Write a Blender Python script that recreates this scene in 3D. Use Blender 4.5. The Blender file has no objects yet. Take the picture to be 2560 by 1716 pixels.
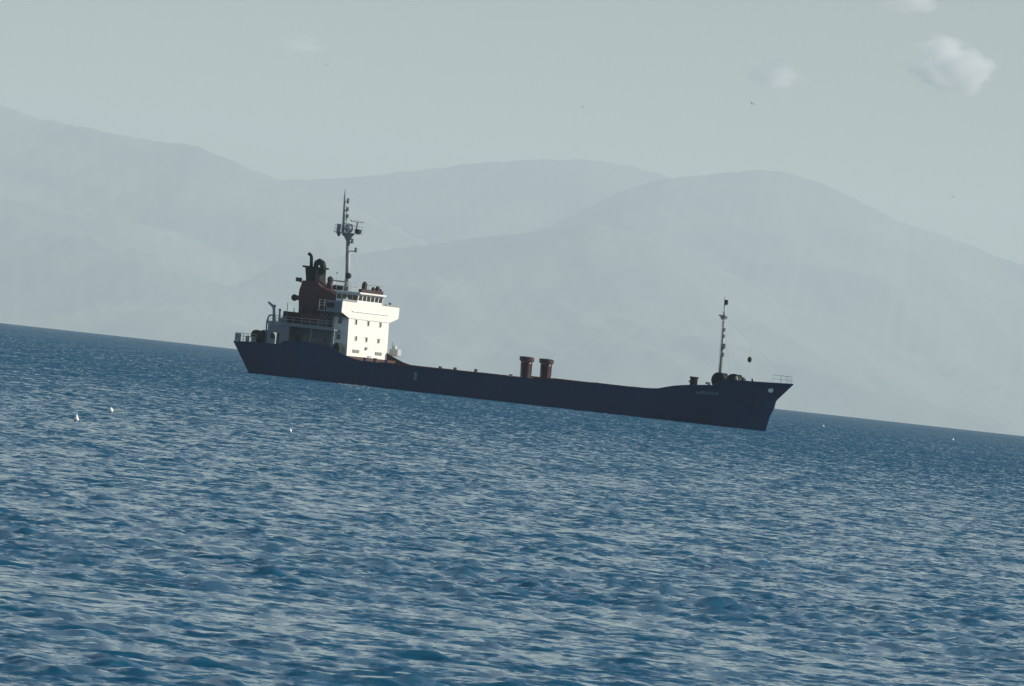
import bpy, bmesh, math, random
import numpy as np
from mathutils import Vector, Matrix

# ------------------------------------------------------------------ camera, sky, sun, exposure
S = bpy.context.scene
EARTH = 6.371e6                       # sea and far shore follow the earth's curve
CAM_H = 3.8
FOCAL = 17730 / 2560                  # focal length in picture widths (long telephoto)
ROLL = math.radians(6.31)             # the photographer held the camera tilted
PITCH = 91 / 17730 - math.sqrt(2 * CAM_H / EARTH)

cam_d = bpy.data.cameras.new('camera')
cam_d.sensor_width = 36
cam_d.lens = 36 * FOCAL
cam_d.clip_start = 1.0
cam_d.clip_end = 150000
cam = bpy.data.objects.new('camera', cam_d)
S.collection.objects.link(cam)
fw = Vector((0, math.cos(PITCH), math.sin(PITCH)))
up0 = Vector((0, -math.sin(PITCH), math.cos(PITCH)))
rt = math.cos(ROLL) * Vector((1, 0, 0)) + math.sin(ROLL) * up0
up = -math.sin(ROLL) * Vector((1, 0, 0)) + math.cos(ROLL) * up0
M = Matrix((rt, up, -fw)).transposed().to_4x4()
M.translation = (0, 0, CAM_H)
cam.matrix_world = M
S.camera = cam

SUN_AZ = math.radians(89)             # clockwise from +Y: from the right
SUN_EL = math.radians(30)
world = bpy.data.worlds.new('World')
S.world = world
world.use_nodes = True
wn = world.node_tree.nodes
bg = wn['Background']
sky = wn.new('ShaderNodeTexSky')
sky.sky_type = 'NISHITA'
sky.sun_disc = False
sky.sun_elevation = SUN_EL
sky.sun_rotation = SUN_AZ
sky.altitude = 0
sky.air_density = 1.0
sky.dust_density = 1.0
sky.ozone_density = 1.0
world.node_tree.links.new(sky.outputs[0], bg.inputs[0])
bg.inputs[1].default_value = 0.075

sun_d = bpy.data.lights.new('sun', 'SUN')
sun_d.energy = 5.0
sun_d.angle = math.radians(0.53)
sun_d.color = (1.0, 0.94, 0.82)
sun = bpy.data.objects.new('sun', sun_d)
S.collection.objects.link(sun)
sdir = Vector((math.sin(SUN_AZ) * math.cos(SUN_EL), math.cos(SUN_AZ) * math.cos(SUN_EL), math.sin(SUN_EL)))
sun.rotation_euler = sdir.to_track_quat('Z', 'Y').to_euler()
sun.location = (300, 0, 300)

S.render.engine = 'CYCLES'
S.view_settings.view_transform = 'Standard'
S.view_settings.look = 'None'
S.view_settings.gamma = 1
S.view_settings.use_curve_mapping = False
S.view_settings.exposure = 0.12
S.cycles.use_denoising = True
S.cycles.max_bounces = 8
S.cycles.volume_bounces = 8
S.cycles.caustics_reflective = False
S.cycles.caustics_refractive = False

rng = np.random.default_rng(7)
random.seed(7)


def drop(r2):
    return -r2 / (2 * EARTH)


# ------------------------------------------------------------------ materials
def new_mat(name):
    m = bpy.data.materials.new(name)
    m.use_nodes = True
    n = m.node_tree.nodes
    return m, n, m.node_tree.links, n['Principled BSDF']


def paint(name, col, rough=0.5, var=0.25, scale=1.2, rust=0.0, rustcol=(0.16, 0.06, 0.03), spec=0.4, stretch=(1, 1, 0.35)):
    m, n, l, p = new_mat(name)
    tc = n.new('ShaderNodeTexCoord')
    mp = n.new('ShaderNodeMapping')
    mp.inputs['Scale'].default_value = stretch
    l.new(tc.outputs['Object'], mp.inputs[0])
    nz = n.new('ShaderNodeTexNoise')
    nz.inputs['Scale'].default_value = scale
    nz.inputs['Detail'].default_value = 6
    nz.inputs['Roughness'].default_value = 0.65
    l.new(mp.outputs[0], nz.inputs['Vector'])
    mx = n.new('ShaderNodeMix')
    mx.data_type = 'RGBA'
    mx.inputs[6].default_value = tuple(c * (1 - var) for c in col) + (1,)
    mx.inputs[7].default_value = tuple(min(1, c * (1 + var * 0.7)) for c in col) + (1,)
    l.new(nz.outputs[0], mx.inputs[0])
    out = mx.outputs[2]
    if rust > 0:
        nz2 = n.new('ShaderNodeTexNoise')
        nz2.inputs['Scale'].default_value = scale * 1.7
        nz2.inputs['Detail'].default_value = 8
        nz2.inputs['Roughness'].default_value = 0.7
        mp2 = n.new('ShaderNodeMapping')
        mp2.inputs['Scale'].default_value = (1.0, 1.0, 0.18)
        mp2.inputs['Location'].default_value = (3.1, 7.7, 1.3)
        l.new(tc.outputs['Object'], mp2.inputs[0])
        l.new(mp2.outputs[0], nz2.inputs['Vector'])
        cr = n.new('ShaderNodeValToRGB')
        cr.color_ramp.elements[0].position = 0.56
        cr.color_ramp.elements[0].color = (0, 0, 0, 1)
        cr.color_ramp.elements[1].position = 0.75
        cr.color_ramp.elements[1].color = (rust, rust, rust, 1)
        l.new(nz2.outputs[0], cr.inputs[0])
        mx2 = n.new('ShaderNodeMix')
        mx2.data_type = 'RGBA'
        mx2.inputs[7].default_value = rustcol + (1,)
        l.new(cr.outputs[0], mx2.inputs[0])
        l.new(out, mx2.inputs[6])
        out = mx2.outputs[2]
    l.new(out, p.inputs['Base Color'])
    p.inputs['Roughness'].default_value = rough
    p.inputs['Specular IOR Level'].default_value = spec
    return m


MAT = {
    'hull': paint('hull_navy_paint', (0.0, 0.034, 0.100), 0.6, 0.4, 0.35, 0.3, (0.022, 0.024, 0.06), 0.2),
    'white': paint('white_ship_paint', (0.80, 0.79, 0.74), 0.45, 0.05, 0.6, 0.22, (0.45, 0.33, 0.22)),
    'wht_shade': paint('shaded_white_paint', (0.19, 0.235, 0.26), 0.5, 0.25, 0.8, 0.5, (0.09, 0.085, 0.085)),  # white toned down to grey, side shade put into the colour
    'red': paint('red_oxide_paint', (0.060, 0.021, 0.022), 0.7, 0.3, 0.5, 0.8, (0.018, 0.018, 0.045)),
    'redl': paint('ventilator_red_paint', (0.045, 0.017, 0.023), 0.45, 0.25, 1.2, 0.3, (0.05, 0.03, 0.035)),
    'hatch': paint('hatch_dull_red_paint', (0.055, 0.018, 0.022), 0.65, 0.3, 0.8, 0.4, (0.03, 0.02, 0.02)),
    'black': paint('funnel_black_paint', (0.004, 0.008, 0.010), 0.7, 0.3, 1.5, 0.0, spec=0.2),
    'green': paint('dark_green_machinery', (0.007, 0.016, 0.015), 0.7, 0.35, 2.0, 0.3, (0.03, 0.022, 0.018), 0.25),
    'deck': paint('deck_paint', (0.07, 0.035, 0.03), 0.75, 0.3, 0.9),
    'mast': paint('mast_grey_paint', (0.28, 0.30, 0.31), 0.5, 0.2, 1.5),
    'mastp': paint('mast_pale_paint', (0.45, 0.48, 0.49), 0.5, 0.15, 1.5),
    'brown': paint('brown_canvas', (0.05, 0.034, 0.036), 0.85, 0.3, 2.5),
    'recess_shade': paint('recess_shade_blue', (0.10, 0.15, 0.18), 0.6, 0.25, 0.9, 0.5, (0.04, 0.05, 0.06)),  # poop house walls, shade of the recess painted in as dark blue-grey
    'rubber': paint('black_canvas', (0.012, 0.013, 0.015), 0.8, 0.2, 2.0),
    'letter': paint('faded_white_lettering', (0.16, 0.22, 0.27), 0.7, 0.35, 3.0),
    'rope': paint('halyard_rope', (0.25, 0.24, 0.22), 0.9, 0.2, 3.0),
    'float': paint('float_white_plastic', (0.85, 0.86, 0.84), 0.35, 0.05, 8.0),
    'bird': paint('dark_feather', (0.05, 0.05, 0.05), 0.8, 0.3, 6.0),
}
m, n, l, p = new_mat('window_glass')
p.inputs['Base Color'].default_value = (0.035, 0.04, 0.04, 1)
p.inputs['Roughness'].default_value = 0.12
MAT['glass'] = m


# ------------------------------------------------------------------ mesh helpers
COL = S.collection


class MB:
    """collects shapes in one bmesh and links them as one mesh object"""

    def __init__(self):
        self.b = bmesh.new()

    def box(self, x0, x1, y0, y1, z0, z1, bev=0.0, rake=0.0):
        r = bmesh.ops.create_cube(self.b, size=1)
        for v in r['verts']:
            v.co = Vector(((x0 + x1) / 2 + v.co.x * (x1 - x0), (y0 + y1) / 2 + v.co.y * (y1 - y0), (z0 + z1) / 2 + v.co.z * (z1 - z0)))
            v.co.x -= rake * (v.co.z - z0)
        if bev:
            es = list({e for v in r['verts'] for e in v.link_edges})
            bmesh.ops.bevel(self.b, geom=es, offset=bev, segments=1, affect='EDGES')
        return self

    def prism(self, pts, y0, y1, axis='y'):
        """outline in (x, z) pushed along y, or in (y, z) pushed along x"""
        def mk(a, c, t):
            return (a, t, c) if axis == 'y' else (t, a, c)
        A = [self.b.verts.new(mk(a, c, y0)) for a, c in pts]
        B = [self.b.verts.new(mk(a, c, y1)) for a, c in pts]
        k = len(pts)
        fs = [self.b.faces.new(A), self.b.faces.new(B[::-1])]
        for i in range(k):
            fs.append(self.b.faces.new((A[i], B[i], B[(i + 1) % k], A[(i + 1) % k])))
        bmesh.ops.recalc_face_normals(self.b, faces=fs)
        return self

    def loft(self, rings, caps=True):
        R = [[self.b.verts.new(q) for q in r] for r in rings]
        fs = []
        k = len(R[0])
        for a, c in zip(R[:-1], R[1:]):
            for i in range(k):
                fs.append(self.b.faces.new((a[i], a[(i + 1) % k], c[(i + 1) % k], c[i])))
        if caps:
            fs.append(self.b.faces.new(R[0][::-1]))
            fs.append(self.b.faces.new(R[-1]))
        bmesh.ops.recalc_face_normals(self.b, faces=fs)
        return self

    def tube(self, pts, rad, seg=10):
        pts = [Vector(q) for q in pts]
        if not isinstance(rad, (list, tuple)):
            rad = [rad] * len(pts)
        rings = []
        for i, q in enumerate(pts):
            d = (pts[min(i + 1, len(pts) - 1)] - pts[max(i - 1, 0)]).normalized()
            a = d.cross(Vector((0, 1, 0)) if abs(d.y) < 0.9 else Vector((1, 0, 0))).normalized()
            c = d.cross(a)
            rings.append([q + rad[i] * (math.cos(t) * a + math.sin(t) * c) for t in [2 * math.pi * j / seg for j in range(seg)]])
        return self.loft(rings)

    def ball(self, c, r, sz=1.0, sub=2):
        q = bmesh.ops.create_icosphere(self.b, subdivisions=sub, radius=r)
        for v in q['verts']:
            v.co = Vector((v.co.x + c[0], v.co.y + c[1], v.co.z * sz + c[2]))
        return self

    def build(self, name, mat, parent=None, smooth=False, kind=None):
        me = bpy.data.meshes.new(name)
        self.b.to_mesh(me)
        self.b.free()
        me.materials.append(MAT[mat] if isinstance(mat, str) else mat)
        if smooth:
            me.polygons.foreach_set('use_smooth', [True] * len(me.polygons))
        o = bpy.data.objects.new(name, me)
        COL.objects.link(o)
        o.parent = parent
        if kind:
            o['kind'] = kind
        return o


def tag(o, label=None, cat=None, group=None, kind=None):
    for k, v in (('label', label), ('category', cat), ('group', group), ('kind', kind)):
        if v:
            o[k] = v
    return o


# ------------------------------------------------------------------ the sea: one sheet from the near water to beyond the horizon
def build_sea():
    fine = np.linspace(-4.75, 4.75, 460)
    side = np.concatenate([np.geomspace(4.9, 180, 32)])
    ang = np.radians(np.concatenate([-side[::-1], fine, side[:-1]]))
    rad = np.concatenate([np.geomspace(6, 62, 40)[:-1], np.geomspace(62, 400, 830)[:-1], np.linspace(400, 1500, 1220)[:-1], np.geomspace(1500, 7800, 290)[:-1], np.geomspace(7800, 47000, 20)])
    A, Rr = np.meshgrid(ang, rad)
    X = (Rr * np.sin(A)).astype(np.float64)
    Y = (Rr * np.cos(A)).astype(np.float64)
    N = 110
    lam = np.exp(rng.uniform(math.log(0.22), math.log(1.5), N))
    th = rng.normal(0, 0.62, N) + math.radians(262)          # running towards us, wide spread
    ph = rng.uniform(0, 2 * math.pi, N)
    amp = 0.0035 * lam
    Z = np.zeros_like(X)
    for i in range(N):
        k = 2 * math.pi / lam[i]
        t = (X * (k * math.cos(th[i])) + Y * (k * math.sin(th[i])) + ph[i])
        Z += amp[i] * np.cos(t)
    rms = Z.std()
    Z = Z + 0.25 * (Z * Z - rms * rms) / rms                  # sharper crests, flatter troughs
    # gusts: ruffled and calmer patches
    G = np.zeros_like(X)
    for lg in (23, 41, 67, 120, 190):
        for _ in range(2):
            a = rng.uniform(0, math.pi)
            G += np.cos(2 * math.pi / lg * (X * math.cos(a) * 0.6 + Y * math.sin(a)) + rng.uniform(0, 6.28))
    Z *= np.clip(1.0 + 0.09 * G, 0.55, 1.5)
    fade = np.clip((9000 - Rr) / 2500, 0, 1)
    Z = Z * fade + drop(Rr * Rr)
    nr, na = X.shape
    co = np.stack([X, Y, Z], -1).reshape(-1, 3).astype(np.float32)
    idx = np.arange(nr * na).reshape(nr, na)
    q = np.stack([idx[:-1, :-1], idx[:-1, 1:], idx[1:, 1:], idx[1:, :-1]], -1)[:, :, ::-1].reshape(-1, 4)
    w = np.stack([idx[:-1, -1], idx[:-1, 0], idx[1:, 0], idx[1:, -1]], -1)[:, ::-1]
    q = np.concatenate([q, w]).astype(np.int32)
    me = bpy.data.meshes.new('water')
    me.vertices.add(len(co))
    me.vertices.foreach_set('co', co.ravel())
    me.loops.add(len(q) * 4)
    me.loops.foreach_set('vertex_index', q.ravel())
    me.polygons.add(len(q))
    me.polygons.foreach_set('loop_start', np.arange(0, len(q) * 4, 4, dtype=np.int32))
    me.polygons.foreach_set('use_smooth', np.ones(len(q), dtype=bool))
    me.update()
    o = bpy.data.objects.new('water', me)
    COL.objects.link(o)
    o['kind'] = 'structure'
    m, n, l, p = new_mat('sea_water')
    p.inputs['Base Color'].default_value = (0.006, 0.076, 0.142, 1)
    p.inputs['Roughness'].default_value = 0.06
    p.inputs['IOR'].default_value = 1.333
    geo = n.new('ShaderNodeNewGeometry')
    acc = None
    for sc, am in ((8.0, 0.36), (3.0, 0.62), (0.9, 0.58), (0.28, 0.25)):
        nz = n.new('ShaderNodeTexNoise')
        nz.inputs['Scale'].default_value = sc
        nz.inputs['Detail'].default_value = 2
        l.new(geo.outputs['Position'], nz.inputs['Vector'])
        sb = n.new('ShaderNodeVectorMath')
        sb.operation = 'SUBTRACT'
        sb.inputs[1].default_value = (0.5, 0.5, 0.5)
        l.new(nz.outputs['Color'], sb.inputs[0])
        ml = n.new('ShaderNodeVectorMath')
        ml.operation = 'MULTIPLY'
        ml.inputs[1].default_value = (am, am * 1.6, 0)
        l.new(sb.outputs[0], ml.inputs[0])
        if acc is None:
            acc = ml
        else:
            ad = n.new('ShaderNodeVectorMath')
            l.new(acc.outputs[0], ad.inputs[0])
            l.new(ml.outputs[0], ad.inputs[1])
            acc = ad
    # beyond a few hundred metres only the wave fronts that face the shore show
    rl = n.new('ShaderNodeVectorMath')
    rl.operation = 'LENGTH'
    l.new(geo.outputs['Position'], rl.inputs[0])
    mr = n.new('ShaderNodeMapRange')
    mr.inputs[1].default_value = 90
    mr.inputs[2].default_value = 600
    mr.inputs[3].default_value = -0.055
    mr.inputs[4].default_value = -0.30
    l.new(rl.outputs['Value'], mr.inputs[0])
    cb = n.new('ShaderNodeCombineXYZ')
    l.new(mr.outputs[0], cb.inputs[1])
    fr = n.new('ShaderNodeVectorMath')
    l.new(acc.outputs[0], fr.inputs[0])
    l.new(cb.outputs[0], fr.inputs[1])
    acc = fr
    ad = n.new('ShaderNodeVectorMath')
    l.new(geo.outputs['Normal'], ad.inputs[0])
    l.new(acc.outputs[0], ad.inputs[1])
    nm = n.new('ShaderNodeVectorMath')
    nm.operation = 'NORMALIZE'
    l.new(ad.outputs[0], nm.inputs[0])
    l.new(nm.outputs[0], p.inputs['Normal'])
    me.materials.append(m)


build_sea()


# ------------------------------------------------------------------ mountains on the far shore (35 to 44 km off)
def fbm(x, y, octs, seed):
    r = np.random.default_rng(seed)
    out = np.zeros_like(x)
    for o in octs:
        for _ in range(5):
            a = r.uniform(0, 2 * math.pi)
            out += 0.35 * np.cos(2 * math.pi / (o * r.uniform(0.7, 1.4)) * (x * math.cos(a) + y * math.sin(a)) + r.uniform(0, 6.28)) * o / octs[0]
    return out


m, n, l, p = new_mat('mountain_scrub')
tc = n.new('ShaderNodeTexCoord')
nz = n.new('ShaderNodeTexNoise')
nz.inputs['Scale'].default_value = 0.0016
nz.inputs['Detail'].default_value = 8
l.new(tc.outputs['Object'], nz.inputs['Vector'])
cr = n.new('ShaderNodeValToRGB')
cr.color_ramp.elements[0].position = 0.38
cr.color_ramp.elements[0].color = (0.10, 0.125, 0.115, 1)
cr.color_ramp.elements[1].position = 0.66
cr.color_ramp.elements[1].color = (0.19, 0.195, 0.175, 1)
l.new(nz.outputs[0], cr.inputs[0])
l.new(cr.outputs[0], p.inputs['Base Color'])
p.inputs['Roughness'].default_value = 0.95
p.inputs['Specular IOR Level'].default_value = 0.1
MAT['hill'] = m


def ridge(name, Y0, prof, x0, x1, ends, depth_f, depth_b, seed, nx=420, ny=110):
    px = np.array([q[0] for q in prof], float)
    pz = np.array([q[1] for q in prof], float)
    px = np.concatenate([[ends[0][0]], px, [ends[1][0]]])
    pz = np.concatenate([[ends[0][1]], pz, [ends[1][1]]])
    xs = np.linspace(x0, x1, nx)
    # smooth the crest a little, then roughen it
    zs = np.interp(xs, px, pz)
    ker = np.hanning(7)
    ker /= ker.sum()
    zs = np.convolve(np.pad(zs, 3, mode='edge'), ker, 'valid')
    ts = np.concatenate([np.linspace(-1, 0, ny // 2, endpoint=False), np.linspace(0, 1, ny - ny // 2)])
    Xg, T = np.meshgrid(xs, ts)
    Zc = np.tile(zs, (len(ts), 1))
    Yg = Y0 + np.where(T < 0, T * depth_f, T * depth_b)
    base = drop(Xg ** 2 + Yg ** 2) - 25
    k = np.where(T < 0, (1 - np.abs(T)) ** 1.25, (1 - np.abs(T)) ** 1.1)
    H = base + (Zc - base) * k
    rough = fbm(Xg, Yg, (2600, 1100, 480, 210, 95), seed)
    H = H + rough * 80 * np.clip(np.abs(T) * 3.0, 0.02, 1) * np.clip((1 - np.abs(T)) * 4, 0, 1)
    H = H + fbm(Xg, Yg * 0.2, (90, 45, 24), seed + 5) * 4.5 * np.clip((1 - np.abs(T)) * 4, 0, 1)
    nr, na = Xg.shape
    co = np.stack([Xg, Yg, H], -1).reshape(-1, 3)
    idx = np.arange(nr * na).reshape(nr, na)
    q = np.stack([idx[:-1, :-1], idx[:-1, 1:], idx[1:, 1:], idx[1:, :-1]], -1).reshape(-1, 4)
    me = bpy.data.meshes.new(name)
    me.from_pydata(co.tolist(), [], q.tolist())
    me.materials.append(MAT['hill'])
    me.polygons.foreach_set('use_smooth', [True] * len(me.polygons))
    o = bpy.data.objects.new(name, me)
    COL.objects.link(o)
    o['kind'] = 'structure'


ridge('mountain_ridge', 37000,
      [(-2792, 1094), (-2585, 1045), (-2384, 1030), (-2180, 1008), (-1977, 995), (-1737, 994), (-1652, 964), (-1487, 917), (-1387, 884), (-1280, 858), (-970, 790), (-300, 560), (300, 330)],
      -6200, 1100, ((-6200, 1250), (1100, 40)), 6000, 5000, 11)
ridge('mountain_ridge', 42000,
      [(-1702, 910), (-1453, 985), (-1112, 1030), (-740, 1112), (-561, 1151), (-296, 1216), (-28, 1262), (333, 1302), (608, 1290), (796, 1255), (1031, 1180), (1700, 900)],
      -4200, 3400, ((-4200, 300), (3400, 250)), 6500, 4000, 23)
ridge('mountain_ridge', 40000,
      [(100, 820), (532, 1095), (759, 1185), (839, 1198), (1052, 1244), (1263, 1288), (1394, 1293), (1660, 1250), (1884, 1171), (2112, 1082), (2334, 1045), (2512, 997), (2649, 951), (2816, 917), (3600, 760)],
      -1500, 6500, ((-1500, 150), (6500, 560)), 6000, 4500, 37)
ridge('mountain_spur', 34800,
      [(-300, 620), (328, 770), (529, 750), (659, 740), (800, 689), (980, 623), (1500, 400)],
      -2400, 2600, ((-2400, 100), (2600, 60)), 3500, 4000, 51, 260, 70)

# ------------------------------------------------------------------ the cargo ship; local x runs to the bow, y to port, z up from the waterline
SHIP = bpy.data.objects.new('cargo_ship', None)
COL.objects.link(SHIP)
SHIP.location = (0.557, 900.0, drop(900.0 ** 2))
SHIP.rotation_euler = (0, 0, -math.radians(33))
tag(SHIP, 'navy blue coastal cargo ship with white bridge tower and dark red funnel casing', 'ship')
RK = 0.055                                     # tower, funnel and masts lean slightly aft


def lerp_tab(tab, x):
    return float(np.interp(x, [t[0] for t in tab], [t[1] for t in tab]))


SHEER = [(-40.2, 3.85), (-36.8, 4.02), (-31.6, 4.1), (-31.0, 4.6), (-30, 4.72), (-24.2, 4.75), (-22.8, 4.2), (-21.0, 3.55), (-19.6, 3.25), (-18.0, 3.12), (-12, 3.05), (0, 3.15), (12, 3.33), (24, 3.62),
         (27.6, 3.80), (29.4, 4.35), (31, 4.62), (34.2, 4.95), (34.7, 5.75), (36, 5.83), (38.6, 5.95), (41.4, 6.15)]
STEM = [(-3, 37.9), (0.15, 38.05), (1.9, 38.4), (2.9, 38.9), (3.75, 39.0), (3.95, 39.12), (6.15, 41.3)]
STERN = [(-3, -35.8), (0, -37.5), (2, -38.7), (3.85, -39.85), (4.4, -40.0)]
HB = 6.55


def half_breadth(s, z, xs, xb):
    """s is 0 at the stern and 1 at the bow, at level z"""
    x = xs + (xb - xs) * s
    zz = min(max(z, -2), 6.2)
    b = HB
    f0 = 20 + (zz + 2) / 8.2 * 7.5                    # where the bow starts to close in
    if x > f0:
        t = (x - f0) / (xb - f0)
        b *= max(0.0, 1 - t ** (1.75 + (zz + 2) / 8.2 * 0.9))
    a0 = -27 - zz * 0.9
    if x < a0:
        t = (a0 - x) / (a0 - xs)
        end = 0.70 + 0.035 * min(max(zz, -2), 4)
        b *= 1 - (1 - end) * t ** 2.0
    return b + 0.03


def build_hull():
    b = bmesh.new()
    ss = sorted(set([i / 90 for i in range(91)] + [0.002, 0.005, 0.985, 0.9925, 0.9965] + [0.912 + 0.002 * i for i in range(12)]))
    lev = [0, 0.2, 0.3, 0.4, 0.48, 0.56, 0.63, 0.69, 0.73, 0.77, 0.82, 0.88, 0.94, 1.0]
    grid = {}
    for side in (-1, 1):
        for i, s in enumerate(ss):
            x_t = -40 + 81.3 * s
            zt = lerp_tab(SHEER, x_t)
            for j, t in enumerate(lev):
                z = -2.2 + (zt + 2.2) * t
                xs, xb = lerp_tab(STERN, z), lerp_tab(STEM, z)
                x = xs + (xb - xs) * s
                y = half_breadth(s, z, xs, xb)
                if i == len(ss) - 1:
                    y = 0.06
                grid[side, i, j] = b.verts.new((x, -side * y, z))
    for side in (-1, 1):
        for i in range(len(ss) - 1):
            for j in range(len(lev) - 1):
                q = [grid[side, i, j], grid[side, i + 1, j], grid[side, i + 1, j + 1], grid[side, i, j + 1]]
                b.faces.new(q if side == 1 else q[::-1])
    for j in range(len(lev) - 1):                       # transom and stem
        for i, fl in ((0, 1), (len(ss) - 1, 0)):
            q = [grid[-1, i, j], grid[1, i, j], grid[1, i, j + 1], grid[-1, i, j + 1]]
            b.faces.new(q if fl else q[::-1])
    for i in range(len(ss) - 1):
        b.faces.new((grid[-1, i, 0], grid[-1, i + 1, 0], grid[1, i + 1, 0], grid[1, i, 0]))
    bmesh.ops.recalc_face_normals(b, faces=b.faces)
    me = bpy.data.meshes.new('hull')
    b.to_mesh(me)
    b.free()
    me.materials.append(MAT['hull'])
    me.polygons.foreach_set('use_smooth', [True] * len(me.polygons))
    o = bpy.data.objects.new('hull', me)
    COL.objects.link(o)
    o.parent = SHIP
    md = o.modifiers.new('plating', 'SOLIDIFY')
    md.thickness = 0.12
    md.offset = -1
    me.materials.append(MAT['deck'])
    md.material_offset = 1
    md.material_offset_rim = 0
    es = o.modifiers.new('edges', 'EDGE_SPLIT')
    es.split_angle = math.radians(40)
    return o


hull = build_hull()


def skin(x, z):
    """half breadth of the hull's outside at x, z"""
    xs, xb = lerp_tab(STERN, z), lerp_tab(STEM, z)
    return half_breadth((x - xs) / (xb - xs), z, xs, xb)


def deck(name, x0, x1, z, mat='deck', step=0.5):
    b = MB()
    xs = np.arange(x0, x1 + 0.01, step)
    pts = [(x, -(skin(x, z) - 0.2)) for x in xs] + [(x, skin(x, z) - 0.2) for x in xs[::-1]]
    A = [b.b.verts.new((x, y, z)) for x, y in pts]
    B = [b.b.verts.new((x, y, z - 0.12)) for x, y in pts]
    fs = [b.b.faces.new(A), b.b.faces.new(B[::-1])]
    for i in range(len(pts)):
        fs.append(b.b.faces.new((A[i], B[i], B[(i + 1) % len(pts)], A[(i + 1) % len(pts)])))
    bmesh.ops.recalc_face_normals(b.b, faces=fs)
    return b.build(name, mat, SHIP)


deck('poop_deck', -39.3, -22.4, 3.55)
deck('main_deck', -22.3, 29.3, 2.1)
deck('forecastle_deck', 29.4, 38.4, 4.3)
MB().box(-22.36, -22.24, -6.3, 6.3, 2.0, 3.6).build('bulkhead', 'deck', SHIP)
MB().box(29.3, 29.42, -5.4, 5.4, 2.0, 4.4).build('bulkhead', 'deck', SHIP)


# rubbing strake and the capping rail along the bulwark
def capping(x0, x1, step, h, w, name, mat):
    for sd in (-1, 1):
        b = MB()
        xs = np.arange(x0, x1 + 0.001, step)
        rings = []
        for x in xs:
            z = lerp_tab(SHEER, x)
            y = sd * (skin(x, z) - 0.03)
            rings.append([(x, y - w, z), (x, y + w, z), (x, y + w, z + h), (x, y - w, z + h)])
        b.loft(rings)
        b.build(name, mat, hull)


capping(-18.5, 27.5, 1.0, 0.07, 0.13, 'capping_rail', 'hull')
capping(35.0, 40.0, 0.5, 0.07, 0.12, 'capping_rail', 'hull')

# hull marks: faded bow name, white side mark, bow fairleads, anchor
for sd in (-1, 1):
    b = MB()
    x = 31.0
    k = 0
    while x < 33.4:
        xa, xb_ = x, x + random.uniform(0.06, 0.16)
        za, zb = 3.66 + random.uniform(0, 0.08) + 0.02 * k, 4.04 + random.uniform(-0.1, 0.06) + 0.02 * k
        rings = []
        for xx in (xa, xb_):
            rings.append([(xx, sd * skin(xx, za), za), (xx, sd * (skin(xx, za) + 0.05), za),
                          (xx, sd * (skin(xx, zb) + 0.05), zb), (xx, sd * skin(xx, zb), zb)])
        b.loft(rings)
        x = xb_ + random.uniform(0.03, 0.09)
        k += 1 / 3
    tag(b.build('name_lettering', 'letter', hull), 'worn pale lettering, too faint to read')
MB().box(-10.55, -10.10, -6.66, -6.56, 1.45, 2.45, 0.02).build('side_mark', 'letter', hull)
for sd in (-1, 1):
    xf, zf = 39.0, 5.15
    yf = sd * (skin(xf, zf))
    b = MB()
    nrm = Vector((0.55, sd * 0.80, -0.25)).normalized()
    c0 = Vector((xf, yf, zf))
    a = nrm.cross(Vector((0, 0, 1))).normalized()
    c = nrm.cross(a)
    rings = []
    for ro, off in ((0.20, -0.1), (0.34, -0.05), (0.34, 0.08), (0.22, 0.10), (0.0005, 0.02)):
        rings.append([c0 + nrm * off + ro * (math.cos(t) * a + math.sin(t) * c) for t in [2 * math.pi * j / 14 for j in range(14)]])
    b.loft(rings)
    b.build('fairlead', 'float', hull)  # closed white centre stands in for sky seen through the hole
    # anchor housed in the bow
    xa, za = 37.0, 3.35
    ya = sd * skin(xa, za)
    b = MB()
    b.box(xa - 0.12, xa + 0.12, ya - 0.12, ya + 0.12, za - 0.5, za + 0.7, 0.03)
    b.prism([(xa - 0.75, za + 0.05), (xa - 0.45, za - 0.45), (xa + 0.45, za - 0.45), (xa + 0.75, za + 0.05), (xa + 0.45, za - 0.15), (xa - 0.45, za - 0.15)], ya - 0.10, ya + 0.14)
    b.build('anchor', 'green', hull)

# hatches with their separate covers
for (x0, x1, zt, k) in ((-17.2, 1.2, 3.28, 6), (6.2, 26.6, 3.52, 7)):
    b = MB()
    b.box(x0, x1, -4.7, 4.7, 2.1, zt - 0.32)
    for i in range(k * 2 + 1):
        xx = x0 + (x1 - x0) * i / (k * 2)
        for sd in (-1, 1):
            b.box(xx - 0.06, xx + 0.06, min(sd * 4.7, sd * 4.95), max(sd * 4.7, sd * 4.95), 2.1, zt - 0.4)
    co = b.build('hatch_coaming', 'hatch', SHIP)
    w = (x1 - x0) / k
    for i in range(k):
        zz = zt + 0.0 + (i % 2) * 0.03 + (x0 + i * w + 17) * 0.004
        MB().box(x0 + i * w + 0.03, x0 + (i + 1) * w - 0.03, -5.0, 5.0, zt - 0.31, zz, 0.05).build('hatch_panel', 'hatch', co)

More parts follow.
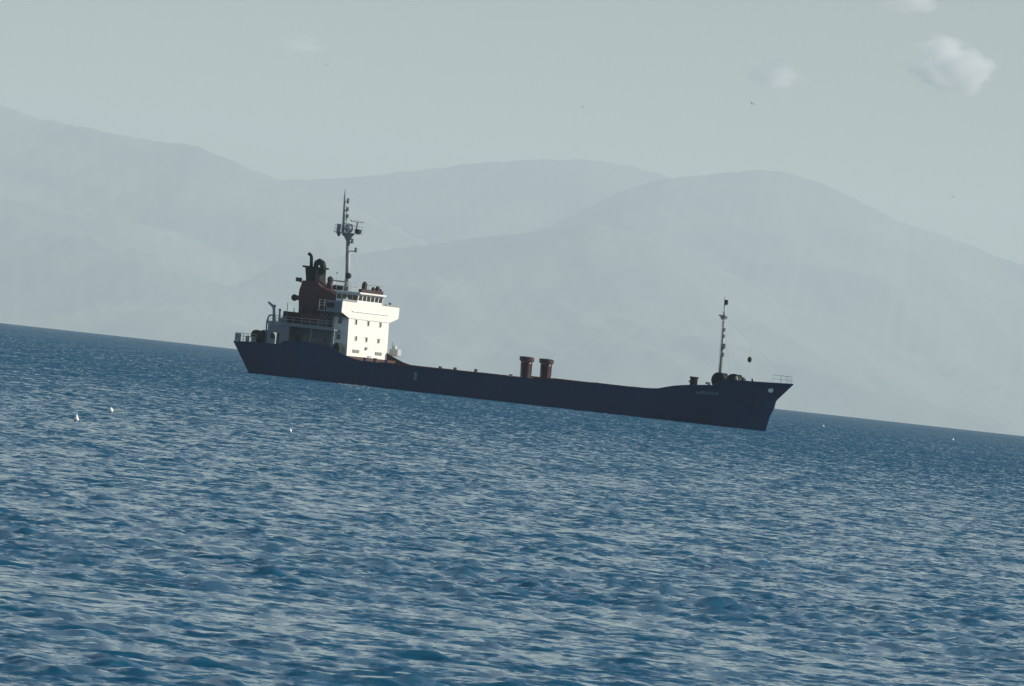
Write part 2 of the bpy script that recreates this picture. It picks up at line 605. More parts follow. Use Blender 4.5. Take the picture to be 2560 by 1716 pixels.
# the two ventilators between the hatches
for y in (-2.32, 2.30):
    b = MB()
    cx, cy = 3.5, y
    rk = RK * 0.8
    rings = []
    for z, r in ((2.1, 0.62), (3.3, 0.60), (3.7, 0.62), (5.0, 0.66), (5.35, 0.74)):
        rings.append([(cx - rk * (z - 2.1) + r * math.cos(t), cy + r * math.sin(t), z) for t in [2 * math.pi * j / 20 for j in range(20)]])
    b.loft(rings)
    v = b.build('ventilator', 'redl', SHIP, True)
    v.data.polygons.foreach_set('use_smooth', [len(q.vertices) == 4 for q in v.data.polygons])
    b = MB()
    rings = []
    for z, r in ((5.36, 0.80), (5.44, 0.93), (5.86, 0.95), (5.95, 0.86), (5.99, 0.45)):
        rings.append([(cx - rk * (z - 2.1) + r * math.cos(t), cy + r * math.sin(t), z) for t in [2 * math.pi * j / 20 for j in range(20)]])
    b.loft(rings)
    b.build('vent_cap', 'redl', v)
    for t in (0.3, 1.4, 2.4, 3.5, 4.6, 5.6):
        MB().tube([(cx + 0.66 * math.cos(t), cy + 0.66 * math.sin(t), 2.1), (cx - rk * 3.1 + 0.72 * math.cos(t), cy + 0.72 * math.sin(t), 5.3)], 0.045, 6).build('stiffener', 'redl', v)

# ---- poop house below the boat deck
house = MB().box(-34.0, -25.2, -4.3, 4.3, 3.5, 6.55).build('poop_house', 'recess_shade', SHIP)
for sd in (-1, 1):
    y = sd * 4.31
    for x in (-33.2, -29.6, -28.0, -26.6):
        MB().box(x - 0.25, x + 0.25, min(y, y + sd * 0.05), max(y, y + sd * 0.05), 5.0, 5.6, 0.02).build('window', 'glass', house)
    MB().box(-31.0, -30.2, min(y, y + sd * 0.06), max(y, y + sd * 0.06), 3.7, 5.6, 0.02).build('door', 'green', house)
    # side screen plating aft, with its openings
    s = MB()
    yy0, yy1 = sorted((sd * 5.95, sd * 6.03))
    s.box(-34.3, -33.7, yy0, yy1, 3.95, 6.55)
    s.box(-33.7, -31.1, yy0, yy1, 5.55, 6.55)
    s.box(-33.7, -33.0, yy0, yy1, 3.95, 4.75)
    s.box(-32.3, -31.1, yy0, yy1, 3.95, 4.75)
    s.box(-32.3, -31.1, yy0, yy1, 4.75, 5.55)
    sc = s.build('side_screen', 'wht_shade', SHIP)
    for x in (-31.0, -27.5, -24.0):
        MB().box(x - 0.09, x + 0.09, sd * 5.95 - 0.08, sd * 5.95 + 0.08, 3.7, 6.52).build('pillar', 'wht_shade', SHIP)
bd = MB().box(-34.4, -23.9, -6.15, 6.15, 6.56, 6.74).build('boat_deck', 'wht_shade', SHIP)
for sd in (-1, 1):
    y0, y1 = sorted((sd * 6.05, sd * 6.16))
    MB().box(-34.4, -23.9, y0, y1, 6.75, 6.98).build('deck_edge', 'wht_shade', bd)
    b = MB()
    for x in np.arange(-34.3, -23.9, 1.3):
        b.tube([(x, sd * 6.1, 6.98), (x, sd * 6.1, 7.75)], 0.03, 5)
    b.tube([(-34.3, sd * 6.1, 7.4), (-24.0, sd * 6.1, 7.4)], 0.022, 5)
    b.tube([(-34.3, sd * 6.1, 7.75), (-24.0, sd * 6.1, 7.75)], 0.028, 5)
    b.build('railing', 'mastp', bd)
b = MB()
for y in np.arange(-6, 6.01, 1.5):
    b.tube([(-34.35, y, 6.75), (-34.35, y, 7.75)], 0.03, 5)
for z in (7.1, 7.4, 7.75):
    b.tube([(-34.35, -6.1, z), (-34.35, 6.1, z)], 0.025, 5)
b.build('railing', 'mastp', bd)

# ---- engine casing and funnel
cas = MB()


def rect(z, xa, xb, w):
    return [(xa, -w, z), (xb, -w, z), (xb, w, z), (xa, w, z)]


cas.loft([rect(6.75, -32.1, -26.0, 2.6), rect(9.0, -32.2, -26.4, 2.6), rect(11.05, -32.45, -26.8, 2.6), rect(11.6, -32.5, -28.1, 2.4), rect(12.05, -32.7, -29.7, 1.9), rect(12.66, -32.95, -30.6, 1.3)])
casing = cas.build('engine_casing', 'red', SHIP)
for x, z in ((-31.0, 8.9), (-29.3, 8.9), (-27.6, 8.9)):
    b = MB()
    b.box(x - 0.45, x + 0.45, -2.68, -2.61, z - 0.5, z + 0.5)
    for i in range(5):
        b.box(x - 0.40, x + 0.40, -2.74, -2.69, z - 0.42 + i * 0.19, z - 0.34 + i * 0.19)
    b.build('louvre', 'black', casing)
MB().box(-34.0, -32.15, -3.4, 3.0, 6.75, 8.45, 0.05).build('deck_locker', 'black', SHIP)
MB().box(-33.3, -32.6, -5.3, -4.2, 6.75, 7.55, 0.05).build('deck_locker', 'wht_shade', SHIP)
fun = MB()
rings = []
for z, xa, xb, w in ((12.67, -32.85, -30.7, 1.2), (13.4, -32.98, -30.8, 1.18), (14.35, -33.2, -30.85, 1.16)):
    rings.append([(xa, -w * 0.6, z), (xa + 0.35, -w, z), (xb - 0.35, -w, z), (xb, -w * 0.6, z), (xb, w * 0.6, z), (xb - 0.35, w, z), (xa + 0.35, w, z), (xa, w * 0.6, z)])
fun.loft(rings)
funnel = fun.build('funnel', 'black', SHIP)
MB().box(-33.3, -30.75, -1.25, 1.25, 14.36, 14.6, 0.06).build('funnel_cap', 'black', funnel)
MB().tube([(-32.55, -0.3, 14.6), (-32.66, -0.3, 15.75), (-32.8, -0.3, 16.0), (-33.15, -0.3, 16.2)], 0.22, 10).build('exhaust_pipe', 'black', funnel, True)
MB().tube([(-31.95, -0.2, 14.6), (-31.8, -0.2, 15.1), (-31.4, -0.2, 15.3), (-30.95, -0.2, 15.1), (-30.72, -0.2, 14.6), (-30.7, -0.2, 13.85)], [0.3, 0.38, 0.42, 0.44, 0.42, 0.40], 12).build('exhaust_pipe', 'green', funnel, True)
MB().tube([(-31.55, 0.55, 14.6), (-31.5, 0.55, 15.3), (-31.3, 0.55, 15.5)], 0.14, 8).build('exhaust_pipe', 'mast', funnel, True)
b = MB()
b.box(-34.75, -34.15, -0.35, 0.35, 12.45, 12.98, 0.05)
b.tube([(-34.4, 0, 12.5), (-33.4, 0, 12.3)], 0.07, 6)
b.build('floodlight', 'brown', casing)
b = MB()
b.tube([(-33.0, -0.2, 10.4), (-34.5, -0.2, 10.35)], 0.30, 10)
b.ball((-34.7, -0.2, 10.33), 0.45)
b.build('blower_housing', 'brown', casing)
b = MB()
b.tube([(-29.5, 0, 11.4), (-29.55, 0, 13.1)], 0.36, 10)
b.ball((-29.55, 0, 13.15), 0.42)
b.build('vent_stack', 'brown', casing, True)
# trunk that joins casing and tower
MB().box(-26.3, -25.0, -2.9, 2.9, 6.75, 9.4).build('trunk', 'wht_shade', SHIP)

# ---- bridge tower
XF = -22.5


def front(x0, y0, y1, z0, z1, t, b=None):
    return (b or MB()).box(x0, x0 + t, y0, y1, z0, z1)


tw = MB()
tw.prism([(-25.1, 2.2), (XF, 2.2), (XF - 0.055 * 6.2, 8.45), (-25.3, 8.45)], -4.62, 4.62)
tower = tw.build('bridge_tower', 'white', SHIP)


def face_x(z):
    return XF - 0.055 * (z - 2.2)


def front_window(name, y, z, w, h, mat, par):
    x = face_x(z)
    f = MB()
    for (ya, yb, za, zb) in ((y - w / 2 - 0.07, y + w / 2 + 0.07, z + h / 2, z + h / 2 + 0.07), (y - w / 2 - 0.07, y + w / 2 + 0.07, z - h / 2 - 0.07, z - h / 2),
                             (y - w / 2 - 0.07, y - w / 2, z - h / 2, z + h / 2), (y + w / 2, y + w / 2 + 0.07, z - h / 2, z + h / 2)):
        f.box(x - 0.06, x + 0.07, ya, yb, za, zb)
    f.build('window_frame', 'white', par)
    MB().box(x - 0.06, x + 0.035, y - w / 2, y + w / 2, z - h / 2, z + h / 2).build(name, mat, par)


for y in (-2.95, -0.15, 2.65):
    front_window('window', y, 8.02, 0.36, 0.66, 'glass', tower)
for y in (-2.75, -0.35, 2.45):
    front_window('window', y, 5.92, 0.36, 0.56, 'glass', tower)
for y in (-2.6, 2.6):
    b = MB()
    x = face_x(4.25)
    b.box(x - 0.1, x + 0.05, y - 0.75, y + 0.75, 4.08, 4.48)
    for i in range(3):
        b.box(x + 0.05, x + 0.10, y - 0.7, y + 0.7, 4.12 + i * 0.13, 4.17 + i * 0.13)
    b.build('louvre', 'mast', tower)
x = face_x(4.6)
MB().tube([(x, -0.3, 4.8), (x + 0.25, -0.3, 4.85)], 0.2, 10).build('floodlight', 'mastp', tower)
b = MB()
x = face_x(3.2)
b.box(x - 0.05, x + 0.08, 0.2, 0.95, 2.2, 3.9, 0.02)
b.build('door', 'mastp', tower)
# starboard and port sides: windows, doors, a pipe
for sd in (-1, 1):
    y0, y1 = sorted((sd * 4.62, sd * 4.68))
    for z in (5.6, 7.6):
        MB().box(-24.4, -23.9, y0, y1, z, z + 0.6).build('window', 'glass', tower)
    MB().tube([(-25.0, sd * 4.75, 2.3), (-25.2, sd * 4.75, 8.4)], 0.09, 8).build('pipe', 'wht_shade', tower)
    b = MB()
    for i in range(9):
        b.box(-26.9 + i * 0.2, -26.72 + i * 0.2, min(sd * 4.8, sd * 5.6), max(sd * 4.8, sd * 5.6), 6.9 + i * 0.28, 6.96 + i * 0.28)
    b.tube([(-26.9, sd * 4.8, 6.8), (-25.0, sd * 4.8, 9.3)], 0.05, 6)
    b.tube([(-26.9, sd * 5.6, 6.8), (-25.0, sd * 5.6, 9.3)], 0.05, 6)
    b.tube([(-26.9, sd * 5.6, 7.7), (-25.0, sd * 5.6, 10.2)], 0.03, 6)
    b.build('stairway', 'wht_shade', SHIP)

# bridge deck with its wings and their solid front bulwark
XB = face_x(9.0) + 0.12
bw = MB()
bw.prism([(-6.55, 9.05), (-6.55, 10.5), (6.55, 10.5), (6.55, 9.05), (4.64, 8.40), (-4.64, 8.40)], XB - 0.12, XB, axis='x')
wing = bw.build('bridge_wing', 'white', SHIP)
MB().box(-26.6, XB - 0.125, -6.5, 6.5, 8.95, 9.1).build('bridge_deck', 'wht_shade', wing)
for sd in (-1, 1):
    y0, y1 = sorted((sd * 6.45, sd * 6.55))
    MB().box(-25.2, XB - 0.13, y0, y1, 9.11, 10.45).build('bulwark_end', 'wht_shade', wing)
    b = MB()                                                   # wing bracket
    b.prism([(sd * 4.64, 8.42), (sd * 6.5, 9.0), (sd * 6.5, 8.94), (sd * 4.64, 8.0)], XB - 1.2, XB - 1.08, axis='x')
    b.build('bracket', 'wht_shade', wing)
    b = MB()
    ye = sd * 6.62
    y0, y1 = sorted((ye, ye + sd * 0.35))
    b.box(-24.9, -24.05, y0, y1, 9.55, 10.15, 0.03)
    b.build('sidelight_box', 'rubber', wing)
    b = MB()
    b.tube([(XB - 0.5, sd * 5.2, 9.1), (XB - 0.5, sd * 5.2, 10.85)], 0.06, 6)
    b.box(XB - 0.75, XB - 0.3, sd * 5.2 - 0.25, sd * 5.2 + 0.25, 10.6, 11.0, 0.05)
    b.build('wing_console', 'mast', wing)
    b = MB()
    for x_ in (-26.4, -25.6):
        b.tube([(x_, sd * 6.45, 9.1), (x_, sd * 6.45, 10.4)], 0.03, 5)
    for z_ in (9.7, 10.05, 10.4):
        b.tube([(-26.4, sd * 6.45, z_), (-25.2, sd * 6.45, z_)], 0.025, 5)
    b.build('railing', 'mastp', wing)
# the capping roll and grey canvas dodger on the wing
MB().box(XB - 0.18, XB + 0.05, -6.6, -3.3, 10.51, 10.75, 0.03).build('wind_dodger', 'mast', wing)
MB().box(XB - 0.18, XB + 0.05, 3.3, 6.6, 10.51, 10.72, 0.03).build('wind_dodger', 'mast', wing)
# shallow shelf under the bridge front
MB().prism([(XB + 0.005, 9.25), (XB + 0.10, 9.30), (XB + 0.10, 9.36), (XB + 0.005, 9.40)], -4.2, 4.2).build('front_moulding', 'white', wing)

# wheelhouse
wh = MB()
wh.prism([(-26.4, 9.11), (-23.05, 9.11), (-23.05, 10.80), (-26.4, 10.80)], -2.85, 2.85)
wh.prism([(-26.4, 11.45), (-22.92, 11.45), (-22.92, 11.62), (-26.4, 11.62)], -2.85, 2.85)
wheel = wh.build('wheelhouse', 'white', SHIP)
ny = 6
for i in range(ny + 1):
    y = -2.78 + 5.56 * i / ny
    MB().prism([(-23.10, 10.80), (-23.0, 10.80), (-22.93, 11.45), (-23.03, 11.45)], y - 0.06, y + 0.06).build('window_post', 'white', wheel)
for i in range(ny):
    ya = -2.78 + 5.56 * i / ny + 0.062
    yb = -2.78 + 5.56 * (i + 1) / ny - 0.062
    MB().prism([(-23.10, 10.80), (-23.05, 10.80), (-22.98, 11.45), (-23.03, 11.45)], ya, yb).build('window_pane', 'glass', wheel)
for sd in (-1, 1):
    y0, y1 = sorted((sd * 2.75, sd * 2.82))
    for i in range(4):
        xa = -26.3 + i * 0.82
        MB().box(xa, xa + 0.70, y0, y1, 10.80, 11.45).build('window_pane', 'glass', wheel)
    for i in range(5):
        xa = -26.4 + i * 0.82
        MB().box(xa, xa + 0.095, y0, sorted((sd * 2.85, sd * 2.75))[1], 10.80, 11.45).build('window_post', 'white', wheel)
MB().box(-26.40, -26.33, -2.74, 2.74, 10.80, 11.45).build('aft_panel', 'wht_shade', wheel)
MB().box(-26.7, -22.6, -3.05, 3.05, 11.63, 11.86, 0.04).build('wheelhouse_roof', 'white', wheel)
# on the wheelhouse roof
b = MB()
b.box(-23.3, -22.75, -2.5, 2.5, 11.87, 12.30, 0.05)
b.build('roof_dodger', 'brown', wheel)
for (x, y, z, w) in ((-23.2, -1.35, 13.35, 0.26), (-23.1, 0.55, 12.85, 0.2), (-23.1, 1.55, 12.95, 0.26), (-23.2, 2.4, 12.75, 0.16)):
    b = MB()
    b.box(x - w, x + w, y - w, y + w, 11.87, z - 0.3, 0.04)
    b.ball((x, y, z - 0.3), w * 1.1)
    b.build('binnacle' if w > 0.25 else 'roof_lamp', 'brown', wheel)
b = MB()
for y in np.arange(-2.9, 2.91, 1.16):
    b.tube([(-26.5, y, 11.86), (-26.5, y, 12.95)], 0.03, 5)
for sd in (-1, 1):
    for x in (-25.4, -24.3):
        b.tube([(x, sd * 2.9, 11.86), (x, sd * 2.9, 12.95)], 0.03, 5)
    for z in (12.4, 12.95):
        b.tube([(-26.5, sd * 2.9, z), (-23.2, sd * 2.9, z)], 0.028, 5)
for z in (12.4, 12.95):
    b.tube([(-26.5, -2.9, z), (-26.5, 2.9, z)], 0.028, 5)
b.build('roof_railing', 'mastp', wheel)

# ---- main mast behind the wheelhouse
b = MB()
b.tube([(-26.72, 0, 11.0), (-26.95, 0, 14.0), (-27.5, 0, 18.9)], [0.42, 0.30, 0.27], 12)
mast = b.build('main_mast', 'mast', SHIP, True)
b = MB()
b.tube([(-27.45, 0, 18.4), (-27.5, 0, 18.9), (-27.55, 0, 19.25)], [0.3, 0.55, 0.95], 12)
b.box(-29.2, -25.95, -0.9, 0.9, 19.26, 19.36)
b.build('mast_platform', 'mast', mast)
b = MB()
for x in (-29.15, -28.1, -27.0, -26.0):
    for y in (-0.85, 0.85):
        b.tube([(x, y, 19.36), (x, y, 20.3)], 0.03, 5)
for y in (-0.85, 0.85):
    for z in (19.8, 20.3):
        b.tube([(-29.15, y, z), (-26.0, y, z)], 0.025, 5)
b.build('platform_railing', 'mast', mast)
MB().ball((-27.35, -0.2, 20.0), 0.62, 1.05, 3).build('radome', 'mastp', mast, True)
b = MB()
b.tube([(-26.3, 0, 19.36), (-26.3, 0, 20.85)], 0.12, 8)
b.tube([(-26.5, -1.2, 20.95), (-26.1, 1.2, 20.95)], 0.12, 6)
b.build('radar_scanner', 'mast', mast)
b = MB()
b.box(-26.35, -25.75, -0.35, 0.35, 19.37, 19.95, 0.06)
b.build('navigation_lamp', 'green', mast)
b = MB()
b.tube([(-28.95, 0, 18.85), (-29.1, 0, 19.3), (-29.1, 0, 20.4)], [0.16, 0.30, 0.30], 10)
b.build('loudhailer', 'mast', mast)
b = MB()
b.tube([(-28.35, 0, 19.36), (-28.72, 0, 24.0), (-28.78, 0, 25.0)], [0.22, 0.12, 0.03], 8)
b.tube([(-27.95, 0, 19.36), (-28.25, 0, 22.6)], 0.07, 6)
for z in np.arange(19.9, 22.7, 0.55):
    f = (z - 19.36) / 4.64
    b.tube([(-28.35 - 0.37 * f, 0, z), (-27.95 - 0.43 * f, 0, z + 0.1)], 0.05, 5)
b.build('top_pole', 'mast', mast)
for (x, z, s_) in ((-28.1, 23.45, 0.26), (-28.0, 22.4, 0.2), (-27.9, 21.5, 0.2)):
    b = MB()
    b.tube([(x - 0.55, 0, z - 0.1), (x, 0, z - 0.1)], 0.05, 5)
    b.tube([(x, 0, z - s_ * 1.3), (x, 0, z + s_ * 1.3)], s_ * 0.8, 8)
    b.build('navigation_lamp', 'mast', mast)
for (x, z, s_) in ((-26.75, 18.35, 0.22), (-26.05, 17.25, 0.22)):
    b = MB()
    b.tube([(-27.3, 0, z - 0.2), (x, 0, z - 0.15)], 0.07, 6)
    b.tube([(x, 0, z - s_ * 1.4), (x, 0, z + s_ * 1.4)], s_, 8)
    b.build('navigation_lamp', 'mast', mast)
b = MB()
b.ball((-26.55, -0.35, 13.85), 0.40)
b.tube([(-26.9, 0, 13.7), (-26.55, -0.35, 13.85)], 0.08, 6)
b.build('searchlight', 'rubber', mast)
b = MB()
b.tube([(-29.5, 0.0, 13.05), (-26.9, 0, 13.1)], 0.07, 6)
b.build('mast_brace', 'mast', mast)
b = MB()
b.tube([(-28.6, 0, 13.1), (-28.55, 0, 14.1)], 0.03, 5)
b.tube([(-28.7, 0, 14.1), (-28.4, 0, 14.1)], 0.08, 5)
b.build('whip_aerial', 'mastp', mast)
b = MB()
b.box(-27.3, -25.7, -2.7, -1.2, 11.9, 12.5, 0.15)
b.build('wheelhouse_shade', 'green', mast)  # added dark box, stands in for shade on the wheelhouse's starboard side
for sd in (-1, 1):
    MB().tube([(-27.4, 0, 18.6), (-26.2, sd * 2.8, 11.9)], 0.008, 5).build('shroud', 'rope', mast)

# ---- poop: winch, stern rail, davits
b = MB()
b.box(-39.2, -37.3, -2.9, 0.9, 3.55, 4.05, 0.05)
for y in (-2.5, -1.2, 0.3):
    b.tube([(-38.35, y - 0.35, 4.9), (-38.35, y + 0.35, 4.9)], [0.75, 0.75], 12)
b.tube([(-38.35, -3.2, 4.9), (-38.35, 1.2, 4.9)], 0.34, 12)
b.box(-38.9, -37.8, -0.7, -0.2, 4.0, 5.75, 0.1)
b.prism([(-39.1, 4.0), (-38.8, 5.5), (-38.0, 5.6), (-37.4, 4.0)], -2.2, -1.9)
b.build('mooring_winch', 'green', SHIP)
b = MB()
xs = np.arange(-39.7, -35.9, 0.75)
for sd in (-1, 1):
    for x in xs:
        y = sd * (skin(x, 3.9) - 0.15)
        b.tube([(x, y, 3.8), (x, y, 5.02)], 0.035, 5)
    for z in (4.25, 4.63, 5.02):
        b.tube([(x, sd * (skin(x, 3.9) - 0.15), z) for x in xs], 0.028, 5)
for y in np.arange(-4.6, 4.61, 1.15):
    b.tube([(-39.75, y, 3.8), (-39.75, y, 5.02)], 0.035, 5)
for z in (4.25, 4.63, 5.02):
    b.tube([(-39.75, -5.2, z), (-39.75, 5.2, z)], 0.028, 5)
b.build('stern_railing', 'mastp', SHIP)
MB().box(-39.75, -38.9, -5.28, -5.2, 3.95, 4.95, 0.02).build('rail_panel', 'mast', SHIP)
for x in (-38.3, -37.4):
    b = MB()
    b.tube([(x, -4.6, 3.5), (x, -4.6, 4.6)], 0.24, 10)
    b.tube([(x, -4.6, 4.6), (x, -4.6, 4.72)], 0.32, 10)
    b.build('bollard', 'mast', SHIP)
b = MB()
b.tube([(-34.9, -3.9, 6.75), (-35.05, -3.9, 8.0), (-35.2, -3.9, 8.8)], [0.25, 0.19, 0.17], 10)
b.prism([(-35.1, 8.5), (-35.0, 9.1), (-35.5, 9.12), (-36.1, 9.45), (-36.0, 9.2), (-35.4, 8.8)], -4.1, -3.7)
b.build('davit', 'mast', SHIP)
MB().tube([(-35.6, -4.3, 3.6), (-35.75, -4.3, 6.9), (-35.6, -4.3, 7.5), (-35.2, -4.3, 7.75), (-34.6, -4.3, 7.75)], 0.10, 8).build('vent_pipe', 'wht_shade', SHIP, True)
for (x, y, z1, r) in ((-33.4, -4.9, 8.5, 0.16), (-33.2, -3.6, 9.5, 0.05), (-33.9, -1.0, 8.9, 0.07)):
    b = MB()
    b.tube([(x, y, 6.75), (x - 0.1, y, z1)], [r, r * 0.8], 8)
    b.ball((x - 0.1, y, z1), r * 1.15)
    b.build('vent_post', 'mast', SHIP)
# port side: gangway winch and raft canister on the bulwark; deck gear in front of the tower
b = MB()
b.box(-22.6, -21.3, 5.0, 6.0, 4.2, 5.1, 0.08)
b.box(-22.4, -21.9, 5.2, 5.8, 5.1, 5.55, 0.05)
b.tube([(-22.5, 5.5, 5.5), (-22.5, 5.5, 5.95)], 0.12, 6)
b.build('gangway_winch', 'mastp', SHIP)
for (x, y, z) in ((-20.6, -1.0, 3.55), (-20.6, 1.6, 3.45), (-20.4, -3.6, 3.5)):
    b = MB()
    b.tube([(x, y, 2.1), (x, y, z)], 0.16, 8)
    b.tube([(x, y, z), (x, y, z + 0.12)], 0.28, 8)
    b.build('deck_vent', 'hull', SHIP)
b = MB()
b.box(-23.9, -22.9, -6.0, -5.0, 3.55, 4.6, 0.1)
b.tube([(-23.4, -6.0, 4.7), (-23.4, -5.0, 4.7)], 0.42, 10)
b.build('deck_winch', 'green', SHIP)
# small fittings along the bulwark and hatches
for i, x in enumerate((-14.5, -12.2, -9.0, -3.6, -0.4, 9.5, 14.2, 19.6, 23.2)):
    MB().box(x - 0.15, x + 0.15, 4.9, 5.3, 3.0, 3.55 + 0.08 * (i % 3), 0.03).build('hatch_cleat', 'hatch', SHIP)

# ---- forecastle
b = MB()
b.box(30.4, 34.6, -2.2, 2.2, 4.3, 4.7, 0.05)
for x in (31.5, 33.6):
    for y in (-1.6, 0.0):
        b.tube([(x, y - 0.3, 5.65), (x, y + 0.3, 5.65)], 1.0 if y != 0 else 0.75, 14)
    b.tube([(x, -2.1, 5.6), (x, 2.1, 5.6)], 0.38, 12)
    b.box(x - 0.5, x + 0.5, -0.9, -0.4, 4.7, 6.6, 0.12)
b.box(32.0, 33.2, -1.9, 1.3, 4.7, 6.0, 0.1)
b.build('anchor_windlass', 'green', SHIP)
for sd in (-1, 1):
    b = MB()
    b.prism([(34.4, 4.35), (34.0, 6.3), (34.25, 6.35), (35.1, 4.35)], sd * 2.0 - 0.12, sd * 2.0 + 0.12)
    b.build('chain_stopper', 'mast', SHIP)
    b = MB()
    for x in (28.45, 28.95):
        b.tube([(x, sd * 3.0, 4.0), (x, sd * 3.0, 5.55)], 0.26, 10)
        b.tube([(x, sd * 3.0, 5.55), (x, sd * 3.0, 5.75)], 0.36, 10)
    b.box(28.1, 29.3, sd * 3.0 - 0.35, sd * 3.0 + 0.35, 2.1, 4.1, 0.04)
    b.build('bollard', 'green', SHIP)
    b = MB()
    b.tube([(27.9, sd * 2.0, 2.1), (27.9, sd * 2.0, 5.0)], 0.16, 8)
    b.tube([(27.9, sd * 2.0, 5.0), (27.9, sd * 2.0, 5.28)], [0.5, 0.44], 10)
    b.build('mushroom_vent', 'mast', SHIP)
b = MB()                                              # thin pulpit rail at the stem head
loop = []
for t in np.linspace(-1, 1, 13):
    x = 41.0 - 2.2 * abs(t) ** 1.6
    loop.append((x, t * 0.95, 7.05))
b.tube(loop, 0.03, 5)
b.tube([(q[0], q[1], 6.6) for q in loop], 0.022, 5)
for q in loop[::2]:
    b.tube([(q[0], q[1], lerp_tab(SHEER, q[0]) - 0.05), q], 0.028, 5)
b.build('pulpit_railing', 'mastp', SHIP)

# foremast
b = MB()
b.tube([(30.6, 0, 4.3), (30.5, 0, 9.0), (30.2, 0, 14.2)], [0.24, 0.20, 0.15], 10)
fm = b.build('foremast', 'mast', SHIP, True)
b = MB()
b.tube([(30.2, 0, 14.1), (30.08, 0, 15.6), (30.05, 0, 16.3)], [0.11, 0.07, 0.04], 8)
b.build('top_pole', 'mastp', fm)
b = MB()
b.box(29.7, 30.7, -0.45, 0.45, 13.62, 13.78)
b.prism([(29.8, 13.6), (30.6, 13.6), (30.35, 13.2), (30.05, 13.2)], -0.3, 0.3)
b.build('crosstree', 'mast', fm)
for (x, z, w, mt) in ((30.30, 15.40, 0.24, 'green'), (30.75, 9.95, 0.24, 'mast'), (30.72, 8.9, 0.18, 'mast'), (30.5, 12.0, 0.16, 'mast'), (30.55, 11.2, 0.16, 'mast')):
    b = MB()
    b.tube([(x, 0, z - w * 1.3), (x, 0, z + w * 1.3)], w, 8)
    b.tube([(30.3, 0, z - 0.1), (x, 0, z - 0.1)], 0.06, 5)
    b.build('navigation_lamp', mt, fm)
b = MB()
for z in np.arange(5.0, 13.2, 0.45):
    b.tube([(30.45 - 0.03 * (z - 9), -0.45, z), (30.45 - 0.03 * (z - 9), 0.0, z)], 0.025, 5)
b.tube([(30.6, -0.45, 4.4), (30.3, -0.45, 13.3)], 0.03, 5)
b.build('ladder', 'mastp', fm)
MB().tube([(30.2, 0, 13.7), (40.9, 0, 6.3)], 0.005, 5).build('forestay', 'rope', fm)
for sd in (-1, 1):
    MB().tube([(30.2, 0, 13.6), (29.6, sd * 4.6, 4.5)], 0.004, 5).build('shroud', 'rope', fm)

# black day shape on the forestay: the ship lies at anchor
ab = bpy.data.objects.new('anchor_ball', None)
COL.objects.link(ab)
ab.matrix_world = Matrix.Translation(SHIP.location) @ Matrix.Rotation(-math.radians(33), 4, 'Z') @ Matrix.Translation((34.6, 0, 8.62))
tag(ab, 'small black anchor ball hung from the forestay above the ship\'s bow', 'anchor ball')
b = MB()
q = bmesh.ops.create_uvsphere(b.b, u_segments=16, v_segments=10, radius=0.27)
for v in q['verts']:
    v.co.z *= 1.35
b.build('ball', 'rubber', ab, True)
MB().tube([(0, 0, 0.34), (0, 0, 2.02)], 0.006, 5).build('halyard', 'rope', ab)
MB().tube([(0, 0, -0.34), (0.5, 0, -3.9)], 0.005, 5).build('downhaul', 'rope', ab)

# ------------------------------------------------------------------ small white floats on the water
FLO = [((-16.65, 278.0), 0.105, 'cone', 'white cone shaped float bobbing beside a round one on open water'),
       ((-17.61, 319.0), 0.125, 'round', 'round white float bobbing beside a cone shaped one on open water'),
       ((-9.43, 316.9), 0.085, 'round', 'small white float drifting alone between the shore and the ship\'s stern'),
       ((-12.16, 592.9), 0.085, 'round', 'faint white float on the water abeam of the ship\'s bridge tower'),
       ((91.2, 1441.0), 0.26, 'round', 'tiny white float far out on the water, well ahead of the ship'),
       ((62.2, 1385.0), 0.22, 'round', 'tiny white float on the water just ahead of the ship\'s stem')]
for (x, y), r, shape, lab in FLO:
    e = bpy.data.objects.new('net_float', None)
    COL.objects.link(e)
    e.location = (x, y, drop(x * x + y * y) + 0.10)
    tag(e, lab, 'float', 'white floats on the sea')
    b = MB()
    rings = []
    prof = ((-0.9, 0.4), (-0.5, 0.85), (0, 1.0), (0.5, 0.86), (0.9, 0.45), (1.0, 0.1)) if shape == 'round' else ((-0.9, 0.5), (-0.5, 0.95), (-0.1, 1.0), (0.5, 0.72), (1.2, 0.40), (1.75, 0.12))
    for z, rr in prof:
        rings.append([(r * rr * math.cos(t), r * rr * math.sin(t), r * z) for t in [2 * math.pi * j / 14 for j in range(14)]])
    b.loft(rings)
    b.build('float_body', 'float', e, True)
    b = MB()
    b.tube([(0, 0, r * prof[-1][0] - 0.005), (0, 0, r * prof[-1][0] + r * 0.35)], r * 0.12, 6)
    b.build('eye', 'float', e)


